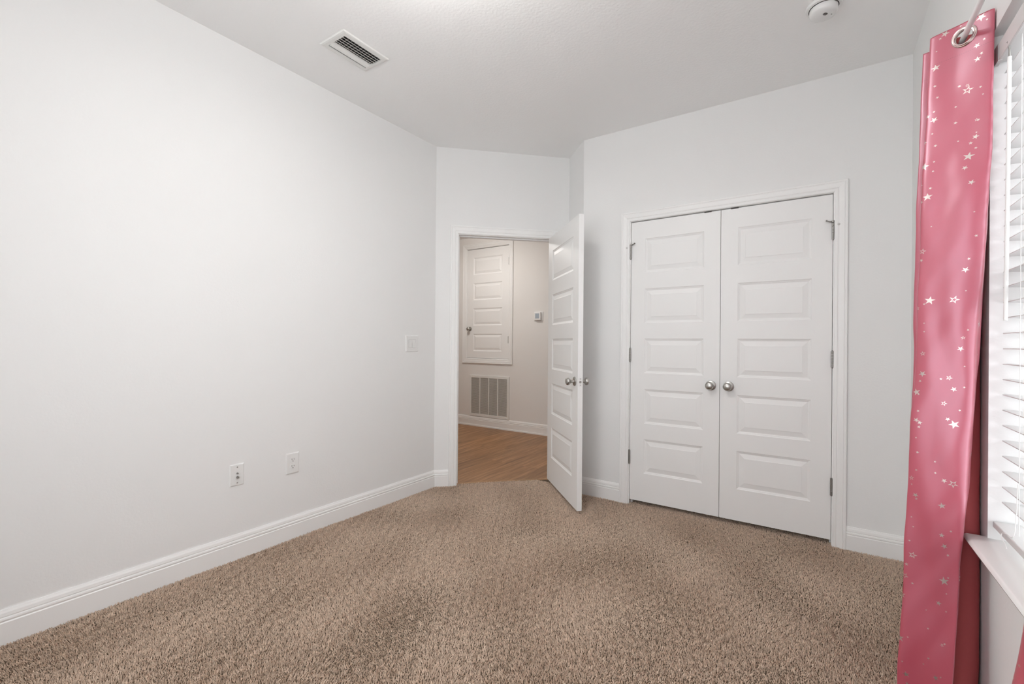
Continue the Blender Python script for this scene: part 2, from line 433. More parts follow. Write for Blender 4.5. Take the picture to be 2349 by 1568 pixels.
def build_pile():
    rng = np.random.default_rng(5)
    # density falls with distance from the viewer
    pts = []
    for (x0, x1, y0, y1, dens) in ((-2.578, 0.41, -0.1, 1.5, 54000), (-2.578, 0.41, 1.5, 2.3, 54000), (-2.578, 0.41, 2.3, 3.6, 46000)):
        n = int((x1 - x0) * (y1 - y0) * dens); s = math.sqrt(1 / dens)
        gx, gy = np.meshgrid(np.arange(x0, x1, s), np.arange(y0, y1, s))
        g = np.stack([gx.ravel(), gy.ravel()], 1) + rng.uniform(-0.55, 0.55, (gx.size, 2)) * s
        pts.append(g)
    P = np.concatenate(pts)
    # inside carpet polygon and roughly inside the view wedge
    poly = np.array(carpet_poly); inside = np.zeros(len(P), bool)
    j = len(poly) - 1
    for i in range(len(poly)):
        xi, yi = poly[i]; xj, yj = poly[j]
        c = ((yi > P[:, 1]) != (yj > P[:, 1])) & (P[:, 0] < (xj - xi) * (P[:, 1] - yi) / (yj - yi + 1e-12) + xi)
        inside ^= c; j = i
    dep = P @ np.array([-0.5589, 0.8292]); lat = P @ np.array([0.8292, 0.5589])
    keep = inside & (dep > 1.15) & (np.abs(lat) < 1.30 * dep + 0.15) & (P[:, 1] < YC + 0.10)
    P = P[keep]; n = len(P)
    # smooth field that leans the pile (vacuum and foot marks)
    def field(P, seed, sc):
        r = np.random.default_rng(seed); out = np.zeros(len(P))
        for k in range(7):
            a = r.uniform(0, 2 * np.pi); f = sc * r.uniform(0.6, 1.6)
            out += np.sin((P[:, 0] * np.cos(a) + P[:, 1] * np.sin(a)) * f + r.uniform(0, 6.28))
        return out / 2.6
    lean = np.stack([field(P, 1, 9), field(P, 2, 9)], 1) * 0.0016 + np.stack([field(P, 3, 130), field(P, 4, 130)], 1) * 0.0020
    hgt = 0.0120 * (1 + 0.12 * field(P, 6, 9) + 0.16 * field(P, 7, 260)) * rng.uniform(0.72, 1.10, n)
    ang = rng.uniform(0, 2 * np.pi, n); mag = rng.uniform(0.0008, 0.0062, n)
    tip = lean + np.stack([np.cos(ang), np.sin(ang)], 1) * mag[:, None]
    a2 = ang + rng.uniform(-1.5, 1.5, n)
    bend = np.stack([np.cos(a2), np.sin(a2)], 1) * rng.uniform(0.0005, 0.0032, n)[:, None]
    K = 4
    pos = np.zeros((n, K, 3), np.float32); rad = np.zeros((n, K), np.float32)
    R0 = rng.uniform(0.00085, 0.00138, n)
    for k in range(K):
        f = k / (K - 1)
        pos[:, k, :2] = P + tip * (f ** 1.5) + bend * math.sin(f * math.pi)
        pos[:, k, 2] = -0.0135 + hgt * f
        rad[:, k] = R0 * (0.75, 1.0, 1.05, 0.62)[k]
    hc = bpy.data.hair_curves.new('carpet_pile')
    hc.add_curves([K] * n)
    hc.attributes['position'].data.foreach_set('vector', pos.reshape(-1))
    ra = hc.attributes.get('radius') or hc.attributes.new('radius', 'FLOAT', 'POINT')
    ra.data.foreach_set('value', rad.reshape(-1))
    hc.materials.append(M_PILE)
    o = bpy.data.objects.new('carpet_pile', hc); COL.objects.link(o); o['kind'] = 'stuff'
    child(o, carpet)
    print('carpet strands', n)
build_pile()

# ------------------------------------------------------------------ baseboards
BB = [(-0.03, 0.0), (-0.03, 0.0145), (0.078, 0.0145), (0.0815, 0.0115), (0.083, 0.0115), (0.0855, 0.0135), (0.090, 0.0142), (0.0955, 0.0128), (0.0975, 0.0095), (0.0995, 0.0095), (0.102, 0.0115), (0.114, 0.0095), (0.121, 0.0062), (0.126, 0.0045), (0.126, 0.0)]
def baseboard(name, fr, a0, a1, label, m0=0.0, m1=0.0, z=0.0, shoe=False):
    """m0/m1: mitre - how far each end slides along per metre of depth"""
    rings = [[fr(a + m * d, zz + z, d) for zz, d in BB] for a, m in ((a0, m0), (a1, m1))]
    b = MB().strip(rings)
    if shoe:
        b.box(fr, a0, a1, -0.03, 0.012, 0.014, 0.022)
    o = b.build(name, M_TRIM, smooth=False)
    return tag(o, label, 'baseboard', 'structure')
t22 = math.tan(math.radians(22.5))
baseboard('baseboard_left', F_LEFT, YB, YA, 'long white baseboard under the plain left wall', 0, -t22)
baseboard('baseboard_entry', F_ENTRY, 0, ENT0 - 0.070, 'very short white baseboard left of the doorway casing', t22, 0)
baseboard('baseboard_return', F_RETURN, 0, RTN, 'white baseboard on the narrow wall behind the door', t22, 0)
baseboard('baseboard_closet_left', F_CLOSET, C0.x, CL0 - 0.070, 'short white baseboard between open door and closet casing', -t22, 0)
baseboard('baseboard_closet_right', F_CLOSET, CL1 + 0.070, XW, 'short white baseboard between closet casing and curtain', 0, -1)
baseboard('baseboard_window', F_WIN, YB, YC, 'white baseboard below the window', 0, -1)
baseboard('baseboard_back', F_BACK, XL, XW, 'white baseboard behind the viewer', 1, -1)
baseboard('baseboard_hall', F_HALL, -6.2, -0.6, 'white hallway baseboard under the return air grille', 0, 0, z=0.004, shoe=True)

# ------------------------------------------------------------------ casings and jambs
CAS = [(0.000, 0.0), (0.000, 0.0085), (0.004, 0.0105), (0.016, 0.0115), (0.019, 0.0095), (0.024, 0.0125), (0.040, 0.0150), (0.048, 0.0158), (0.051, 0.0135), (0.056, 0.0165), (0.0625, 0.0165), (0.065, 0.013), (0.065, 0.0)]
def casing(name, fr, a0, a1, zt, label, zb=None, parent=None):
    """colonial casing with mitred corners around a0..a1, top zt; zb closes it as a frame"""
    b = MB()
    if zb is None:
        rings = [[fr(a0 - w_, -0.012, d) for w_, d in CAS], [fr(a0 - w_, zt + w_, d) for w_, d in CAS], [fr(a1 + w_, zt + w_, d) for w_, d in CAS], [fr(a1 + w_, -0.012, d) for w_, d in CAS]]
        b.strip(rings)
    else:
        rings = [[fr(a0 - w_, zb - w_, d) for w_, d in CAS], [fr(a0 - w_, zt + w_, d) for w_, d in CAS], [fr(a1 + w_, zt + w_, d) for w_, d in CAS], [fr(a1 + w_, zb - w_, d) for w_, d in CAS], [fr(a0 - w_, zb - w_, d) for w_, d in CAS]]
        b.strip(rings, caps=False)
    o = b.build(name, M_TRIM)
    if parent: child(o, parent); o['label'] = label
    else: tag(o, label, 'door casing', 'structure')
    return o

def jamb(name, fr, a0, a1, zt, depth, stop_d, label, zb=None):
    b = MB()
    z0 = -0.012 if zb is None else zb
    b.box(fr, a0 - 0.018, a0, z0, zt, -depth, 0.0)
    b.box(fr, a1, a1 + 0.018, z0, zt, -depth, 0.0)
    b.box(fr, a0 - 0.018, a1 + 0.018, zt, zt + 0.018, -depth, 0.0)
    # door stops
    s0, s1 = stop_d
    b.box(fr, a0, a0 + 0.010, z0, zt, s0, s1)
    b.box(fr, a1 - 0.010, a1, z0, zt, s0, s1)
    b.box(fr, a0 + 0.010, a1 - 0.010, zt - 0.010, zt, s0, s1)
    if zb is not None: b.box(fr, a0 - 0.018, a1 + 0.018, zb - 0.018, zb, -depth, 0.0)
    return tag(b.build(name, M_TRIM), label, 'door frame', 'structure')

casing('trim_2', F_ENTRY, ENT0 - 0.005, ENT1 + 0.005, ENTZ + 0.005, 'white casing around the open bedroom doorway')
jamb('trim_3', F_ENTRY, ENT0, ENT1, ENTZ, T, (-0.075, -0.040), 'white jamb lining of the open bedroom doorway')
casing('trim_4', F_CLOSET, CL0 - 0.005, CL1 + 0.005, CLZ + 0.002, 'white casing around the double closet doors')
jamb('trim_5', F_CLOSET, CL0, CL1, CLZ, 0.115, (-0.080, -0.048), 'white jamb lining of the closet opening')
# hall-side casing of the entry doorway
F_ENTRYH = frame(F_ENTRY(0, 0, -T), (S2, S2, 0), (-S2, S2, 0))
casing('trim_6', F_ENTRYH, ENT0 - 0.005, ENT1 + 0.005, ENTZ + 0.005, 'white casing on the hallway side of the doorway')

# ------------------------------------------------------------------ panel doors
PANELS5 = [(1.918, 1.674), (1.558, 1.311), (1.198, 0.950), (0.835, 0.587), (0.475, 0.228)]
def door_leaf(w_, z0, z1, panels, margin, thick, fr, a_off=0.0, d_front=0.0):
    """moulded raised-panel leaf; fr(a, z, d); front face at d_front, back face thick behind"""
    b = MB()
    RINGS = [(0.0, 0.0), (0.004, -0.0030), (0.009, -0.0042), (0.014, -0.0068), (0.018, -0.0068), (0.043, -0.0022), (0.0455, -0.0010)]
    p0, p1 = margin, w_ - margin
    zs = sorted({z0, z1, *[z for p in panels for z in p]})
    for side in (0, 1):
        def g(a, z, d): return fr(a_off + a, z, d_front + d if side == 0 else d_front - thick - d)
        for k in range(len(zs) - 1):
            za, zb = zs[k], zs[k + 1]
            b.add([g(0, za, 0), g(p0, za, 0), g(p0, zb, 0), g(0, zb, 0)], [(0, 1, 2, 3)])
            b.add([g(p1, za, 0), g(w_, za, 0), g(w_, zb, 0), g(p1, zb, 0)], [(0, 1, 2, 3)])
            pan = any(abs(p[1] - za) < 1e-6 and abs(p[0] - zb) < 1e-6 for p in panels)
            if not pan:
                b.add([g(p0, za, 0), g(p1, za, 0), g(p1, zb, 0), g(p0, zb, 0)], [(0, 1, 2, 3)])
            else:
                rings = [[g(p0 + i, za + i, d), g(p1 - i, za + i, d), g(p1 - i, zb - i, d), g(p0 + i, zb - i, d)] for i, d in RINGS]
                b.strip(rings, caps=False)
                b.add(rings[-1], [(0, 1, 2, 3)])
    f0, f1 = d_front, d_front - thick
    # edges
    for (aa, ab, za, zb) in ((0, 0, z0, z1), (w_, w_, z0, z1), (0, w_, z0, z0), (0, w_, z1, z1)):
        q = [fr(a_off + aa, za, f0), fr(a_off + ab, zb, f0), fr(a_off + ab, zb, f1), fr(a_off + aa, za, f1)] if za != zb else [fr(a_off + aa, za, f0), fr(a_off + ab, za, f0), fr(a_off + ab, za, f1), fr(a_off + aa, za, f1)]
        b.add(q, [(0, 1, 2, 3)])
    # merge seams
    return b

def build_leaf(b, name, mat, parent):
    me = bpy.data.meshes.new(name); me.from_pydata(b.v, [], b.f)
    bm = bmesh.new(); bm.from_mesh(me)
    bmesh.ops.remove_doubles(bm, verts=bm.verts, dist=1e-5)
    bmesh.ops.recalc_face_normals(bm, faces=bm.faces)
    bm.to_mesh(me); bm.free(); me.materials.append(mat)
    o = bpy.data.objects.new(name, me); COL.objects.link(o)
    child(o, parent)
    return o

def knob(parent, c, n, scale=1.0, keyhole=True):
    """round satin knob on a rosette; c on the door face, n out of it"""
    s = scale
    ros = MB().lathe(c, n, [(0.0, -0.001), (0.0315 * s, -0.001), (0.0325 * s, 0.002), (0.031 * s, 0.006), (0.024 * s, 0.009), (0.017 * s, 0.0105), (0.0, 0.0105)], 40).build('rosette', M_NICKEL, smooth=True)
    kb = MB().lathe(Vector(c), n, [(0.0, 0.009), (0.0125 * s, 0.009), (0.0105 * s, 0.018), (0.0105 * s, 0.028), (0.0145 * s, 0.034), (0.0225 * s, 0.040), (0.0262 * s, 0.047), (0.0262 * s, 0.053), (0.023 * s, 0.060), (0.015 * s, 0.0645), (0.0, 0.0655)], 40).build('door_knob', M_NICKEL, smooth=True)
    child(kb, parent); child(ros, kb)
    kb['label'] = 'round satin nickel door knob'
    return kb

def hinge(parent, c, up, z0, z1, r=0.0062, arm=None):
    b = MB()
    c = Vector(c); n = 5; h = (z1 - z0) / n
    for k in range(n):
        a, e = z0 + k * h + 0.0006, z0 + (k + 1) * h - 0.0006
        b.lathe(Vector((c.x, c.y, a)), (0, 0, 1), [(r, 0), (r, e - a)], 14)
    b.lathe(Vector((c.x, c.y, z0 - 0.004)), (0, 0, 1), [(r * 0.4, 0), (r * 0.7, 0.002), (r * 0.7, 0.004)], 12)
    b.lathe(Vector((c.x, c.y, z1)), (0, 0, 1), [(r * 0.8, 0), (r * 0.8, 0.002), (r * 0.3, 0.004)], 12)
    o = b.build('hinge', M_STEEL, smooth=True); child(o, parent); o['label'] = 'grey steel hinge barrel'
    if arm:  # hinge pin door stop with a padded arm and an adjusting screw
        s = MB()
        top = Vector((c.x, c.y, z1 + 0.004))
        s.lathe(top, (0, 0, 1), [(0.0095, 0), (0.0095, 0.009), (0.006, 0.011)], 16)
        d = Vector(arm)
        s.tube([top + Vector((0, 0, 0.005)), top + d * 0.5 + Vector((0, 0, 0.004)), top + d + Vector((0, 0, 0.009))], [0.0055, 0.004, 0.0032], 10)
        s.lathe(top + d + Vector((0, 0, 0.009)), d, [(0.0055, -0.001), (0.0055, 0.004), (0.003, 0.006)], 12)
        q = s.build('hinge_pin_stop', M_STEEL, smooth=True); child(q, o)
        pd = MB().lathe(top + Vector((-d.x * 0.9, -0.010, -0.016)), (0, -1, 0), [(0.007, -0.004), (0.007, 0.002), (0.004, 0.004)], 16).build('bumper', paint('clear_rubber', (0.6, 0.6, 0.58), 0.5), smooth=True)
        child(pd, o)
    return o

# closet double doors (leaf front slightly behind the wall face)
GAP = 0.0025
mid = (CL0 + CL1) / 2
DZ0, DZ1 = 0.026, CLZ - 0.006
d2 = empty('door_2', (CL0, YC, DZ0), 'left closet door, white with five raised panels', 'door', 'structure')
wl = mid - GAP * 0.6 - (CL0 + GAP)
build_leaf(door_leaf(wl, DZ0, DZ1, PANELS5, 0.101, 0.035, F_CLOSET, CL0 + GAP, -0.006), 'door_leaf', M_DOOR, d2)
knob(d2, F_CLOSET(-0.599, 0.888, -0.006), (0, -1, 0))
d3 = empty('door_3', (CL1, YC, DZ0), 'right closet door, white with five raised panels', 'door', 'structure')
build_leaf(door_leaf(wl, DZ0, DZ1, PANELS5, 0.101, 0.035, F_CLOSET, mid + GAP * 0.6, -0.006), 'door_leaf', M_DOOR, d3)
knob(d3, F_CLOSET(-0.491, 0.888, -0.006), (0, -1, 0))
for dd, xx, s in ((d2, CL0 + 0.001, 1), (d3, CL1 - 0.001, -1)):
    for k, (za, zb) in enumerate(((0.287, 0.385), (1.032, 1.127), (1.778, 1.874))):
        hinge(dd, F_CLOSET(xx, 0, 0.0015), None, za, zb, 0.0065, arm=(s * 0.030, -0.012, 0) if k == 2 else None)
# ball catches on top of the closet doors
for dd, xx in ((d2, -0.625), (d3, -0.462)):
    cb = MB().box(F_CLOSET, xx - 0.022, xx + 0.022, DZ1 - 0.003, DZ1 + 0.0055, -0.020, -0.005).build('ball_catch', M_SLOT); child(cb, dd)
    cb['label'] = 'small dark ball catch at the door top'

# open bedroom door, hinged on the right jamb and swung 90 degrees into the room
DT = 0.035
DL0, DL1 = 0.024, 0.782       # from hinge to latch edge, measured out of the entry wall
F_OPEN = lambda a, z, d: F_ENTRY(0.940 - d, z, a)   # a: out of wall; d: towards the doorway
d1 = empty('door_1', F_OPEN(DL0, 0.024, -DT / 2), 'white five panel bedroom door standing open into the room', 'door', 'structure')
OZ0, OZ1 = 0.022, 2.040
leaf1 = build_leaf(door_leaf(DL1 - DL0, OZ0, OZ1, [(a - 0.003, b_ - 0.003) for a, b_ in PANELS5], 0.115, DT, F_OPEN, DL0, 0.0), 'door_leaf', M_DOOR, d1)
KZ = 0.897
knob(d1, F_OPEN(DL1 - 0.062, KZ, 0.0), F_ENTRY(-1, 0, 0) - F_ENTRY(0, 0, 0))['label'] = 'satin nickel knob on the hallway side of the open door'
knob(d1, F_OPEN(DL1 - 0.062, KZ, -DT), F_ENTRY(1, 0, 0) - F_ENTRY(0, 0, 0))['label'] = 'satin nickel knob on the far side of the open door'
lp = MB().box(F_OPEN, DL1 - 0.001, DL1 + 0.0012, KZ - 0.029, KZ + 0.029, -0.030, -0.005).build('latch_plate', M_PLASTIC, bevel=0.001); child(lp, d1)
lp['label'] = 'painted latch plate on the door edge'
edge_n = F_ENTRY(0, 0, 1) - F_ENTRY(0, 0, 0)
lb = MB().lathe(F_OPEN(DL1 + 0.001, KZ, -DT / 2), edge_n, [(0.0085, -0.001), (0.0085, 0.0008), (0.0, 0.0008)], 20).build('latch_bolt', M_STEEL, smooth=True); child(lb, lp)
sc_ = MB()
for dz in (-0.021, 0.021): sc_.lathe(F_OPEN(DL1 + 0.001, KZ + dz, -DT / 2), edge_n, [(0.0032, -0.001), (0.0032, 0.0008), (0.0, 0.0008)], 12)
q = sc_.build('screw', M_STEEL); child(q, lp)
for za, zb in ((0.26, 0.36), (1.0, 1.1), (1.74, 1.84)):
    p_ = F_OPEN(DL0 - 0.008, 0, -DT - 0.003)
    hinge(d1, p_, None, za, zb, 0.006)
# strike plate on the left jamb
sp_ = MB().box(F_ENTRY, ENT0 - 0.001, ENT0 + 0.0012, 0.868, 0.925, -0.034, -0.002)
tag(sp_.build('trim_7', M_STEEL, bevel=0.0008), 'small metal strike plate on the left doorway jamb', 'strike plate', 'structure')

# small high door in the hallway wall
NX0, NX1, NZ0, NZ1 = -4.160, -3.442, 0.940, 2.470
casing('trim_8', F_HALL, NX0 - 0.005, NX1 + 0.005, NZ1 + 0.004, 'white picture-frame casing around the small raised hallway door', zb=NZ0 - 0.004)
jamb('trim_9', F_HALL, NX0, NX1, NZ1, 0.11, (-0.078, -0.048), 'white jamb lining of the small raised hallway door', zb=NZ0)
d4 = empty('door_4', (NX1, YH, NZ0), 'small raised white access door in the hallway, four panels', 'door', 'structure')
L0 = NZ0 + 0.004
PN = [(2.349, 2.110), (1.990, 1.755), (1.638, 1.398), (1.280, 1.040)]
build_leaf(door_leaf(NX1 - NX0 - 0.006, L0, NZ1 - 0.006, PN, 0.108, 0.035, F_HALL, NX0 + 0.003, -0.004), 'door_leaf', M_DOOR, d4)
knob(d4, F_HALL(-4.105, 1.350, -0.004), (0, -1, 0), 0.95)
for za, zb in ((1.155, 1.245), (2.205, 2.300)): hinge(d4, F_HALL(NX1 - 0.001, 0, 0.0015), None, za, zb, 0.0065)
wall('wall_hall_recess', frame((0, YH + T, 0), (1, 0, 0), (0, -1, 0)), -4.25, -3.35, 0.85, 2.55, M_DARK, 'dark backing behind the small hallway door', thick=0.02)

# ------------------------------------------------------------------ hallway grille and thermostat
def grille():
    x0, x1, z0, z1 = -4.097, -3.419, 0.134, 0.704
    g = empty('return_air_grille', F_HALL((x0 + x1) / 2, z0, 0), 'large white louvred return air grille low on the hallway wall', 'vent')
    fr = MB()
    i = 0.034
    fr.box(F_HALL, x0, x0 + i, z0, z1, 0.0, 0.012); fr.box(F_HALL, x1 - i, x1, z0, z1, 0.0, 0.012)
    fr.box(F_HALL, x0 + i, x1 - i, z0, z0 + i, 0.0, 0.012); fr.box(F_HALL, x0 + i, x1 - i, z1 - i, z1, 0.0, 0.012)
    fr.build('grille_frame', M_VENT, g, bevel=0.002)
    ml = MB(); iw = x1 - x0 - 2 * i
    for k in (1, 2, 3):
        c = x0 + i + iw * k / 4; ml.box(F_HALL, c - 0.007, c + 0.007, z0 + i, z1 - i, 0.001, 0.011)
    ml.build('mullions', M_VENT, g)
    lv = MB(); n = 42; p = (z1 - z0 - 2 * i) / n
    for k in range(n):
        z = z0 + i + p * (k + 0.5)
        lv.add([F_HALL(x0 + i, z - 0.005, 0.0015), F_HALL(x1 - i, z - 0.005, 0.0015), F_HALL(x1 - i, z + 0.0025, 0.0085), F_HALL(x0 + i, z + 0.0025, 0.0085),
                F_HALL(x0 + i, z - 0.0038, 0.0008), F_HALL(x1 - i, z - 0.0038, 0.0008), F_HALL(x1 - i, z + 0.0037, 0.0078), F_HALL(x0 + i, z + 0.0037, 0.0078)],
               [(0, 1, 2, 3), (4, 5, 6, 7), (0, 1, 5, 4), (2, 3, 7, 6)])
    lv.build('louvers', M_VENT, g)
    MB().box(F_HALL, x0 + i, x1 - i, z0 + i, z1 - i, 0.0002, 0.0006).build('filter_backing', paint('filter_grey', (0.42, 0.41, 0.39), 0.9), g)
grille()

def thermostat():
    c, z = -2.976, 1.500
    t_ = empty('thermostat', F_HALL(c, z, 0), 'small white wall thermostat with grey screen in the hallway', 'thermostat')
    MB().box(F_HALL, c - 0.068, c + 0.068, z - 0.058, z + 0.058, 0, 0.006).build('wall_plate', M_PLASTIC, t_, bevel=0.003)
    MB().box(F_HALL, c - 0.050, c + 0.042, z - 0.050, z + 0.050, 0.006, 0.030).build('housing', M_PLASTIC, t_, bevel=0.004)
    s = MB().box(F_HALL, c - 0.036, c + 0.022, z - 0.028, z + 0.036, 0.029, 0.0308).build('screen', M_SCREEN, t_); s['label'] = 'blue grey display'
thermostat()

# ------------------------------------------------------------------ wall plates on the left wall
def plate(name, a0, a1, z0, z1, label, cat):
    e = empty(name, F_LEFT((a0 + a1) / 2, (z0 + z1) / 2, 0), label, cat)
    rings = [[F_LEFT(a0 + i, z0 + i, d), F_LEFT(a1 - i, z0 + i, d), F_LEFT(a1 - i, z1 - i, d), F_LEFT(a0 + i, z1 - i, d)] for i, d in ((0, 0), (0, 0.0025), (0.0025, 0.0055), (0.006, 0.0062))]
    MB().strip(rings).build('cover_plate', M_PLASTIC, e)
    return e
def dot(parent, name, a, z, r, d0, d1, mat, seg=16):
    o = MB().lathe(F_LEFT(a, z, d0), (1, 0, 0), [(r, 0), (r, (d1 - d0) * 0.7), (r * 0.8, d1 - d0), (0, d1 - d0)], seg).build(name, mat, smooth=True)
    child(o, parent); return o
# duplex outlet
a0, a1, z0, z1 = 1.475, 1.553, 0.379, 0.500
e = plate('wall_outlet', a0, a1, z0, z1, 'white duplex power outlet low on the left wall', 'outlet')
ac = (a0 + a1) / 2; zc = (z0 + z1) / 2
for dz in (0.0195, -0.0195):
    b = MB(); ring = []
    for k in range(28):
        th = 2 * math.pi * k / 28
        ring.append((max(-0.0165, min(0.0165, 0.0175 * math.cos(th))), max(-0.0135, min(0.0135, 0.0175 * math.sin(th)))))
    b.strip([[F_LEFT(ac + x, zc + dz + y, 0.006) for x, y in ring], [F_LEFT(ac + x, zc + dz + y, 0.0078) for x, y in ring], [F_LEFT(ac + x * 0.95, zc + dz + y * 0.95, 0.0084) for x, y in ring]])
    s = b.build('socket', M_PLASTIC, e)
    h = MB()
    h.box(F_LEFT, ac - 0.0075, ac - 0.0052, zc + dz + 0.000, zc + dz + 0.0085, 0.0080, 0.0087)
    h.box(F_LEFT, ac + 0.0052, ac + 0.0075, zc + dz + 0.001, zc + dz + 0.0080, 0.0080, 0.0087)
    h.lathe(F_LEFT(ac, zc + dz - 0.0065, 0.008), (1, 0, 0), [(0.0028, 0), (0.0028, 0.0007), (0, 0.0007)], 12)
    q = h.build('slots', M_SLOT); child(q, s)
dot(e, 'screw', ac, zc, 0.0028, 0.006, 0.0074, M_PLASTIC)
# coax / phone plate
a0, a1, z0, z1 = 1.169, 1.240, 0.386, 0.500
e = plate('cable_wall_plate', a0, a1, z0, z1, 'white wall plate with two metal cable jacks, nearer than the outlet', 'wall plate')
ac = (a0 + a1) / 2; zc = (z0 + z1) / 2
for dz in (0.0415, -0.0415): dot(e, 'screw', ac, zc + dz, 0.0033, 0.006, 0.0078, M_STEEL)
for dz, r, L in ((0.009, 0.0048, 0.012), (-0.0125, 0.0062, 0.016)):
    j = dot(e, 'coax_jack', ac, zc + dz, r, 0.006, 0.006 + L * 0.5, M_STEEL, 6)
    j['label'] = 'metal threaded cable jack'
    dot(j, 'connector_tip', ac, zc + dz, r * 0.62, 0.006 + L * 0.5, 0.006 + L, M_STEEL)
# double rocker switch
a0, a1, z0, z1 = 2.396, 2.520, 1.087, 1.208
e = plate('light_switch', a0, a1, z0, z1, 'white double rocker light switch beside the doorway', 'light switch')
zc = (z0 + z1) / 2; ac = (a0 + a1) / 2
for s, tilt in ((-1, 1), (1, -1)):
    c = ac + s * 0.0178
    r_ = MB(); t0, t1 = (0.0095, 0.0045) if tilt > 0 else (0.0045, 0.0105)
    r_.add([F_LEFT(c - 0.0165, zc - 0.0310, 0.004), F_LEFT(c + 0.0165, zc - 0.0310, 0.004), F_LEFT(c + 0.0165, zc + 0.0310, 0.004), F_LEFT(c - 0.0165, zc + 0.0310, 0.004),
            F_LEFT(c - 0.0165, zc - 0.0310, t1), F_LEFT(c + 0.0165, zc - 0.0310, t1), F_LEFT(c + 0.0165, zc + 0.0310, t0), F_LEFT(c - 0.0165, zc + 0.0310, t0)],
           [(0, 1, 2, 3), (4, 5, 6, 7), (0, 1, 5, 4), (2, 3, 7, 6), (1, 2, 6, 5), (0, 3, 7, 4)])
    r_.build('rocker', M_PLASTIC, e)
    fr = MB()
    for (x0, x1, y0, y1) in ((-0.0178, -0.0167, -0.0325, 0.0325), (0.0167, 0.0178, -0.0325, 0.0325), (-0.0167, 0.0167, -0.0325, -0.0312), (-0.0167, 0.0167, 0.0312, 0.0325)):
        fr.box(F_LEFT, c + x0, c + x1, zc + y0, zc + y1, 0.0060, 0.0064)
    fr.build('rocker_gap', paint('shadow_gap_grey', (0.45, 0.45, 0.44), 0.6), e)

# ------------------------------------------------------------------ ceiling register
def register():
    x0, x1, y0, y1 = -2.209, -2.006, 1.428, 1.723
    e = empty('ceiling_vent', (-2.107, 1.575, H), 'white rectangular louvred air vent in the bedroom ceiling', 'vent')
    ix0, ix1, iy0, iy1 = x0 + 0.032, x1 - 0.034, y0 + 0.030, y1 - 0.026
    fr = MB()
    def rg(i0, d): return [F_CEIL(x0 + i0, y0 + i0, d), F_CEIL(x1 - i0, y0 + i0, d), F_CEIL(x1 - i0, y1 - i0, d), F_CEIL(x0 + i0, y1 - i0, d)]
    inner = lambda d: [F_CEIL(ix0, iy0, d), F_CEIL(ix1, iy0, d), F_CEIL(ix1, iy1, d), F_CEIL(ix0, iy1, d)]
    fr.strip([rg(0, 0), rg(0, 0.002), rg(0.004, 0.0065), rg(0.012, 0.008), inner(0.008), inner(0.0005)], caps=False)
    fr.build('vent_frame', M_VENT, e)
    dk = MB(); dk.box(F_CEIL, ix0, ix1, iy0, iy1, 0.0001, 0.0004); dk.build('duct_shade_sheet', M_DARK, e)  # flat near-black sheet stands in for the shade inside the duct
    # curved blades running along y; first one throws the other way
    def blade(xa, da, xb, db, nm='louver'):
        b = MB(); n = 5; ra = []; rb = []
        pr = []
        for k in range(n):
            f = k / (n - 1); bow = 0.0018 * math.sin(f * math.pi)
            pr.append((xa + (xb - xa) * f, da + (db - da) * f + bow))
        top = [F_CEIL(x, iy0, d) for x, d in pr] + [F_CEIL(x, iy0, d - 0.0011) for x, d in reversed(pr)]
        bot = [F_CEIL(x, iy1, d) for x, d in pr] + [F_CEIL(x, iy1, d - 0.0011) for x, d in reversed(pr)]
        b.strip([top, bot]); b.build(nm, M_VENT, e)
    wv = ix1 - ix0
    blade(ix0 + 0.010, 0.0105, ix0 + 0.046, 0.0020)
    for k in range(4):
        xb = ix0 + 0.062 + k * (wv - 0.062) / 4.0
        blade(xb, 0.0022, xb + 0.0115, 0.0115) if False else blade(xb + 0.004, 0.0095, xb - 0.0035, 0.0030)
    dm = MB()
    for k in range(11):
        yy = iy0 + (iy1 - iy0) * (k + 0.5) / 11
        dm.box(F_CEIL, ix0, ix1, yy - 0.003, yy + 0.003, 0.0006, 0.0018)
    dm.build('damper_vanes', paint('galvanised_dull', (0.18, 0.18, 0.17), 0.6), e)
    for yy in (y0 + 0.016, y1 - 0.013):
        s = MB().lathe(F_CEIL((x0 + x1) / 2, yy, 0.0075), (0, 0, -1), [(0.0035, 0), (0.003, 0.0012), (0, 0.0015)], 14).build('screw', M_VENT, smooth=True); child(s, e)
register()

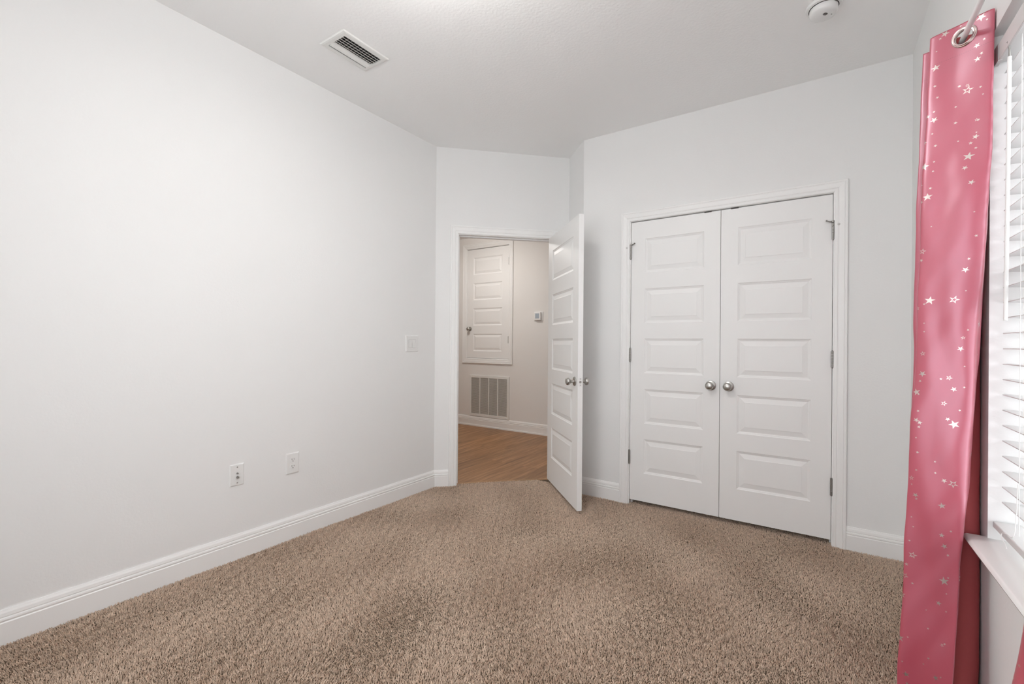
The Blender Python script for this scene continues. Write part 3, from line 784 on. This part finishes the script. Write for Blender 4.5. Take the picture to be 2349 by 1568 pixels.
# ------------------------------------------------------------------ smoke detector
def smoke():
    cx, cy = 0.006, 2.560
    e = empty('smoke_detector', (cx, cy, H), 'round white smoke detector on the ceiling near the curtain', 'smoke detector')
    dn = (0, 0, -1)
    MB().lathe((cx, cy, H), dn, [(0.0, 0), (0.069, 0), (0.0715, 0.004), (0.0705, 0.013), (0.064, 0.0155), (0.0, 0.0155)], 56).build('base_ring', M_PLASTIC, e, smooth=True)
    MB().lathe((cx, cy, H - 0.0155), dn, [(0.0598, 0), (0.0598, 0.0012), (0.0, 0.0012)], 48).build('shadow_gap', M_SLOT, e)
    cap = MB().lathe((cx, cy, H - 0.0167), dn, [(0.0, 0), (0.0560, 0), (0.0566, 0.008), (0.0560, 0.020), (0.051, 0.028), (0.041, 0.0320), (0.0, 0.0335)], 56).build('cap', M_PLASTIC, e, smooth=True)
    sl = MB()
    for k in range(5):
        d = Vector((0.80, -0.6, 0)); o = Vector((cx + 0.006, cy - 0.012, H - 0.0507)) + Vector((0.6, 0.8, 0)) * (k - 2) * 0.0042
        L = 0.0085 - abs(k - 2) * 0.0015
        a_, b_ = o - d * L, o + d * L; n = Vector((0.6, 0.8, 0)) * 0.0010
        sl.add([a_ - n, b_ - n, b_ + n, a_ + n, a_ - n + Vector((0, 0, 0.003)), b_ - n + Vector((0, 0, 0.003)), b_ + n + Vector((0, 0, 0.003)), a_ + n + Vector((0, 0, 0.003))],
               [(0, 1, 2, 3), (4, 5, 6, 7), (0, 1, 5, 4), (1, 2, 6, 5), (2, 3, 7, 6), (3, 0, 4, 7)])
    q = sl.build('speaker_slots', M_SLOT); child(q, cap)
    t_ = MB().lathe((cx + 0.030, cy + 0.006, H - 0.0490), dn, [(0.0026, -0.002), (0.0026, 0.0006), (0, 0.0006)], 14).build('test_light', M_SLOT); child(t_, cap)
smoke()

# ------------------------------------------------------------------ ceiling lamps
def dome(name, c, mat, label, r=0.145):
    """semi-flush bowl: canopy, stem and a glowing glass bowl hanging just clear of the ceiling"""
    e = empty(name, c, label, 'ceiling light')
    MB().lathe(c, (0, 0, -1), [(0.0, 0), (0.055, 0), (0.060, 0.006), (0.052, 0.018), (0.008, 0.022), (0.008, 0.152), (0, 0.152)], 40).build('canopy', M_NICKEL, e, smooth=True)
    MB().lathe(c, (0, 0, -1), [(0.0, 0.146), (r * 0.6, 0.144), (r * 0.95, 0.140), (r, 0.146), (r * 0.97, 0.164), (r * 0.80, 0.187), (r * 0.45, 0.205), (0, 0.210)], 48).build('glass_bowl', mat, e, smooth=True)
dome('ceiling_light', (-1.085, 1.10, H), M_LAMP, 'lit frosted dome ceiling light at the middle of the bedroom ceiling')
dome('added_hall_light', (-3.6, 4.0, HH), M_ADDED_LAMPH, 'added unseen warm ceiling light brightening the hallway')  # unseen lamp added to brighten the hallway

# ------------------------------------------------------------------ windows
def window(name, fr, a0, a1, z0, z1, depth, label, sash=True):
    e = empty(name, fr((a0 + a1) / 2, z0, -depth), label, 'window', 'structure')
    b = MB(); f = 0.045; dd = -depth
    b.box(fr, a0, a0 + f, z0, z1, dd - 0.05, dd); b.box(fr, a1 - f, a1, z0, z1, dd - 0.05, dd)
    b.box(fr, a0 + f, a1 - f, z0, z0 + f, dd - 0.05, dd); b.box(fr, a0 + f, a1 - f, z1 - f, z1, dd - 0.05, dd)
    zm = (z0 + z1) / 2
    b.build('window_frame', M_TRIM, e)
    MB().box(fr, a0 + f, a1 - f, zm - 0.022, zm + 0.022, dd - 0.045, dd - 0.005).build('meeting_rail', M_TRIM, e)
    g = MB(); g.add([fr(a0 + f, z0 + f, dd - 0.03), fr(a1 - f, z0 + f, dd - 0.03), fr(a1 - f, z1 - f, dd - 0.03), fr(a0 + f, z1 - f, dd - 0.03)], [(0, 1, 2, 3)])
    g.build('window_pane', M_GLASS, e)
    return e
window('window_1', F_WIN, WY0, WY1, WZ0, WZ1, 0.10, 'bright daylit window behind white horizontal blinds')
window('added_window', F_BACK, *BW, 0.10, 'added unseen window in the wall behind the viewer, evening out the light')  # added out of view to even out the room light

# sill: slab with rounded nose reaching out from the wall
def sill():
    z1, z0 = 0.602, 0.583; nose = []
    xin = XW + 0.105; xout = 0.360
    pr = [(xin, z0), (xin, z1), (xout + 0.008, z1), (xout + 0.003, z1 - 0.003), (xout, z1 - 0.0095), (xout + 0.003, z0 + 0.003), (xout + 0.008, z0)]
    b = MB()
    b.strip([[Vector((x, y, z)) for x, z in pr] for y in (WY0, WY1)])
    # horns outside the opening
    prh = [(XW - 0.0002, z0), (XW - 0.0002, z1), *pr[2:]]
    b.strip([[Vector((x, y, z)) for x, z in prh] for y in (WY1, WY1 + 0.014)])
    b.strip([[Vector((x, y, z)) for x, z in prh] for y in (WY0 - 0.014, WY0)])
    return tag(b.build('trim_10', M_SILL, smooth=True), 'glossy white window sill with rounded front edge', 'window sill', 'structure')
sill()

# ------------------------------------------------------------------ horizontal blind
def blind():
    e = empty('window_blind', (0.46, (WY0 + WY1) / 2, 2.045), 'white horizontal slat blind filling the window recess', 'blind')
    y0, y1 = WY0 + 0.008, WY1 - 0.005
    hr = MB().box(ID, 0.4245, 0.488, y0, y1, 1.982, 2.026).build('head_rail', M_BLIND, e)
    # valance board with a small end clip seam
    v = MB().box(ID, 0.4170, 0.4235, y0, y1 - 0.036, 1.974, 2.022).build('valance', M_BLIND, e, bevel=0.0012)
    vc = MB().box(ID, 0.4160, 0.4245, y1 - 0.035, y1 + 0.001, 1.9735, 2.0225).build('valance_clip', M_BLIND); child(vc, v)
    n = 29; zt, zb = 1.948, 0.713
    tilt = math.radians(-4)
    first = None
    for k in range(n):
        z = zt + (zb - zt) * k / (n - 1)
        if first is None:
            pr = []
            for j in range(7):
                f = j / 6 - 0.5; pr.append((f * 0.050, 0.0022 * (1 - 4 * f * f)))
            ring = pr + [(x, h - 0.0026) for x, h in reversed(pr)]
            rot = [(x * math.cos(tilt) - h * math.sin(tilt), x * math.sin(tilt) + h * math.cos(tilt)) for x, h in ring]
            b = MB().strip([[Vector((x, y, h)) for x, h in rot] for y in (y0, y1)])
            first = b.build('slat', M_BLIND)
            me = first.data; o = first
        else:
            o = bpy.data.objects.new('slat', me); COL.objects.link(o)
        o.location = (0.4625, 0, z)
        o.parent = e; o.matrix_parent_inverse = parent_world(e).inverted()
    MB().box(ID, 0.4190, 0.4760, y0, y1, 0.638, 0.656).build('bottom_rail', M_BLIND, e, bevel=0.003)
    for y in (1.735, 1.42, 1.10):
        c = MB()
        for x in (0.4355, 0.4890): c.tube([(x, y, 2.0), (x, y, 1.3), (x, y, 0.665)], 0.0009, 6)
        c.build('ladder_cord', M_PLASTIC, e)
    # tilt wand with hook
    wd = MB().tube([(0.4215, 1.772, 1.945), (0.4205, 1.776, 1.6), (0.4195, 1.782, 1.232)], 0.0044, 14).build('tilt_wand', M_PLASTIC, e, smooth=True)
    hk = MB().tube([(0.4215, 1.772, 1.943), (0.4215, 1.772, 1.966), (0.4185, 1.772, 1.985), (0.4160, 1.772, 1.986)], 0.0022, 8).build('wand_hook', M_STEEL, smooth=True); child(hk, wd)
    # loose cord curling at the bottom rail
    import math as m
    pts = [(0.433, 1.735, 0.80), (0.430, 1.733, 0.72), (0.424, 1.728, 0.664), (0.418, 1.752, 0.660), (0.413, 1.772, 0.655), (0.411, 1.765, 0.643), (0.413, 1.745, 0.634), (0.414, 1.738, 0.624)]
    fine = []
    P = [Vector(p) for p in pts]
    for i in range(len(P) - 1):
        a, b_, c, d = P[max(i - 1, 0)], P[i], P[i + 1], P[min(i + 2, len(P) - 1)]
        for k in range(6):
            f = k / 6
            fine.append(0.5 * ((2 * b_) + (c - a) * f + (2 * a - 5 * b_ + 4 * c - d) * f * f + (3 * b_ - a - 3 * c + d) * f ** 3))
    MB().tube(fine, 0.0011, 6).build('loose_cord', M_PLASTIC, e, smooth=True)
blind()

# ------------------------------------------------------------------ curtain rod
RX, RZ = 0.350, 2.078
def rod():
    e = empty('curtain_rod', (RX, 1.42, RZ), 'slim white curtain rod threaded through the pink curtain grommets', 'curtain rod')
    pts = [(XW - 0.004, 2.235, RZ)]
    for k in range(7):
        a = k / 6 * math.pi / 2
        pts.append((RX + 0.03 - 0.03 * math.sin(a), 2.205 + 0.03 * math.cos(a), RZ))
    ptsb = [(p[0], 1.42 * 2 - p[1], p[2]) for p in reversed(pts)]
    MB().tube(pts + ptsb, 0.0075, 16).build('rod', M_ROD, e, smooth=True)
    for y in (2.235, 2.84 - 2.235):
        MB().box(ID, XW - 0.006, XW - 0.0002, y - 0.014, y + 0.014, RZ - 0.03, RZ + 0.03).build('bracket', M_ROD, e, bevel=0.001)
rod()

# ------------------------------------------------------------------ curtains
def catmull(P, per):
    out = []
    n = len(P)
    for i in range(n - 1):
        a, b_, c, d = P[max(i - 1, 0)], P[i], P[i + 1], P[min(i + 2, n - 1)]
        for k in range(per):
            f = k / per
            out.append(0.5 * ((2 * b_) + (c - a) * f + (2 * a - 5 * b_ + 4 * c - d) * f * f + (3 * b_ - a - 3 * c + d) * f ** 3))
    out.append(P[-1]); return np.array(out)

def curtain(name, label, levels, ztop, zbot, grommet_segs, seed, rod_line, flip=False):
    zl = sorted(levels, reverse=True)
    prof = {z: np.array(levels[z], float) for z in zl}
    per = 22
    zs = np.concatenate([np.linspace(ztop, ztop - 0.09, 24)[:-1], np.linspace(ztop - 0.09, zbot, 150)])
    NZ = len(zs)
    rng = np.random.default_rng(seed)
    ph = rng.uniform(0, 6.28, 12)
    rows = []
    for z in zs:
        i = 0
        while i < len(zl) - 2 and z < zl[i + 1]: i += 1
        f = min(1, max(0, (zl[i] - z) / (zl[i] - zl[i + 1])))
        # smooth in z: hermite blend with neighbours
        g = f * f * (3 - 2 * f) * 0.4 + f * 0.6
        P = prof[zl[i]] * (1 - g) + prof[zl[i + 1]] * g
        rows.append(catmull(P, per))
    R = np.array(rows)                       # NZ, NS, 2
    NS = R.shape[1]
    # soft creases perpendicular to the cloth
    tang = np.gradient(R, axis=1); tang /= np.linalg.norm(tang, axis=2, keepdims=True) + 1e-9
    nor = np.stack([tang[..., 1], -tang[..., 0]], 2)
    S = np.cumsum(np.linalg.norm(np.diff(R[NZ // 2], axis=0), axis=1)); S = np.concatenate([[0], S])
    zz = zs[:, None]; ss = S[None, :]
    wv = (0.0016 * np.sin(ss * 48 + 5 * zz + ph[0]) * np.sin(3.1 * zz + ph[1]) + 0.0013 * np.sin(ss * 75 - 11 * zz + ph[2]) * np.sin(6.3 * zz + ph[3])
          + 0.0010 * np.sin(17 * zz + 20 * ss + ph[4]) * np.sin(ss * 34 + ph[5]) + 0.0006 * np.sin(41 * zz + 30 * ss + ph[6]) * np.sin(ss * 60 + 9 * zz + ph[7]))
    fade = np.clip((ztop - zz) / 0.25, 0.15, 1)
    R = R + nor * (wv * fade)[..., None]
    R[..., 0] = np.minimum(R[..., 0], XW - 0.0035)
    vs = np.zeros((NZ, NS, 3)); vs[..., :2] = R; vs[..., 2] = zs[:, None]
    # gentle scallop along the top edge
    top = np.clip((vs[..., 2] - (ztop - 0.12)) / 0.12, 0, 1)
    vs[..., 2] += top * 0.003 * np.sin(ss * 26 + ph[8])
    # grommet centres: where the top row crosses the rod
    gc = []
    for sgi in grommet_segs:
        a = sgi * per; row = R[0, a:a + per * 1 + 1]
        seg = [(i, row[i], row[i + 1]) for i in range(len(row) - 1) if (row[i][0] - rod_line) * (row[i + 1][0] - rod_line) <= 0]
        if not seg: continue
        i, p, q_ = seg[0]; f = (rod_line - p[0]) / (q_[0] - p[0] + 1e-9)
        c = p + (q_ - p) * f; t_ = (q_ - p) / np.linalg.norm(q_ - p)
        gc.append((Vector((c[0], c[1], RZ)), Vector((t_[0], t_[1], 0))))
    b = MB(); V = [tuple(p) for p in vs.reshape(-1, 3)]; fs = []
    for k in range(NZ - 1):
        for i in range(NS - 1):
            ids = (k * NS + i, k * NS + i + 1, (k + 1) * NS + i + 1, (k + 1) * NS + i)
            if V[ids[0]][2] > RZ - 0.05 and any((Vector(V[q]) - g[0]).length < 0.0212 for g in gc for q in ids): continue
            fs.append(ids[::-1] if flip else ids)
    me = bpy.data.meshes.new('fabric'); me.from_pydata(V, [], fs)
    me.materials.append(M_SATIN); me.materials.append(M_LINING)
    uvl = me.uv_layers.new(name='UVMap')
    vi = np.zeros(len(me.loops), np.int32); me.loops.foreach_get('vertex_index', vi)
    uv = np.stack([np.tile(S, NZ)[vi], np.repeat(zs, NS)[vi]], 1).astype(np.float32)
    uvl.data.foreach_set('uv', uv.reshape(-1))
    me.polygons.foreach_set('use_smooth', [True] * len(me.polygons))
    e = empty(name, (0.33, float(np.mean(R[..., 1])), 0.0), label, 'curtain', group=None)
    o = bpy.data.objects.new('fabric', me); COL.objects.link(o); child(o, e)
    so = o.modifiers.new('thickness', 'SOLIDIFY'); so.thickness = 0.0016; so.offset = -1; so.material_offset = 1; so.material_offset_rim = 0
    for c, t_ in gc:
        n_ = t_.cross(Vector((0, 0, 1))).normalized()
        g = MB()
        pr = [(0.0200, -0.004), (0.0215, -0.0062), (0.0245, -0.0066), (0.0262, -0.0045), (0.0282, -0.0052), (0.0300, -0.0034), (0.0300, 0.0034), (0.0282, 0.0052), (0.0262, 0.0045), (0.0245, 0.0066), (0.0215, 0.0062), (0.0200, 0.004)]
        rings = []
        for k in range(49):
            th = 2 * math.pi * k / 48; u = t_ * math.cos(th) + Vector((0, 0, 1)) * math.sin(th)
            rings.append([c + u * r + n_ * h for r, h in pr])
        g.strip(rings, caps=False)
        q = g.build('grommet', M_GROM, smooth=True); child(q, e); q['label'] = 'shiny rose silver grommet ring'
    return e

def lv(E_, R_, M_, L1, K, W1, rest):
    return [E_, R_, M_, L1, K, W1] + rest
def tail(x0, x1, y, dy):
    return [(x0, y), (x1, y + dy), (x0 + 0.022, y + 2 * dy), (x1, y + 3 * dy)]
LEV = {
    2.12: lv((0.4045, 1.853), (0.4020, 1.831), (0.342, 1.871), (0.2795, 1.902), (0.345, 1.945), (0.400, 1.958), tail(0.2755, 0.400, 1.992, 0.055)),
    1.80: lv((0.4055, 1.862), (0.3990, 1.842), (0.330, 1.868), (0.2690, 1.900), (0.345, 1.940), (0.402, 1.958), tail(0.2660, 0.402, 1.992, 0.055)),
    1.50: lv((0.4025, 1.872), (0.3880, 1.838), (0.314, 1.856), (0.2575, 1.892), (0.345, 1.940), (0.402, 1.958), tail(0.2600, 0.402, 1.992, 0.055)),
    1.16: lv((0.3880, 1.876), (0.3670, 1.836), (0.300, 1.852), (0.2490, 1.886), (0.345, 1.938), (0.401, 1.956), tail(0.2580, 0.402, 1.992, 0.055)),
    0.75: lv((0.3680, 1.866), (0.3500, 1.832), (0.283, 1.844), (0.2310, 1.876), (0.360, 1.918), (0.400, 1.958), tail(0.2480, 0.402, 1.992, 0.055)),
    0.50: lv((0.3400, 1.836), (0.3335, 1.828), (0.277, 1.847), (0.2225, 1.866), (0.366, 1.902), (0.397, 1.960), tail(0.2440, 0.402, 1.992, 0.055)),
    0.02: lv((0.3150, 1.812), (0.3110, 1.806), (0.256, 1.818), (0.2060, 1.836), (0.362, 1.880), (0.390, 1.950), tail(0.2340, 0.400, 1.985, 0.055)),
}
curtain('curtain', 'pink satin curtain with foil stars, gathered at the far side of the window', LEV, 2.118, 0.02, (1, 2, 3, 5, 6, 7, 8), 4, RX)
def mir(levels):
    out = {}
    for z, L in levels.items():
        sh, k = {2.12: (0.0, 1.0), 1.80: (0.0, 0.96), 1.50: (0.01, 0.90), 1.16: (0.03, 0.80), 0.75: (0.075, 0.70), 0.50: (0.105, 0.69), 0.02: (0.118, 0.66)}[z]
        out[z] = [(0.402 - (0.402 - x) * k, 2 * 1.42 - y + sh) for x, y in L]
    return out
LEV2 = mir(LEV)
LEV2[0.75] = lv((0.350, 1.150), (0.346, 1.158), (0.320, 1.135), (0.2880, 1.095), (0.342, 0.990), (0.397, 0.905), tail(0.270, 0.402, 0.862, -0.055))
LEV2[0.50] = lv((0.344, 1.160), (0.338, 1.168), (0.306, 1.142), (0.2650, 1.102), (0.342, 0.990), (0.397, 0.900), tail(0.260, 0.402, 0.858, -0.055))
LEV2[0.02] = lv((0.330, 1.180), (0.324, 1.186), (0.286, 1.160), (0.2400, 1.120), (0.340, 0.990), (0.392, 0.900), tail(0.245, 0.400, 0.850, -0.055))
curtain('curtain', 'matching pink star curtain, only a sliver showing at the right edge below the sill', LEV2, 2.118, 0.02, (1, 2, 3, 5, 6, 7, 8), 9, RX, flip=True)
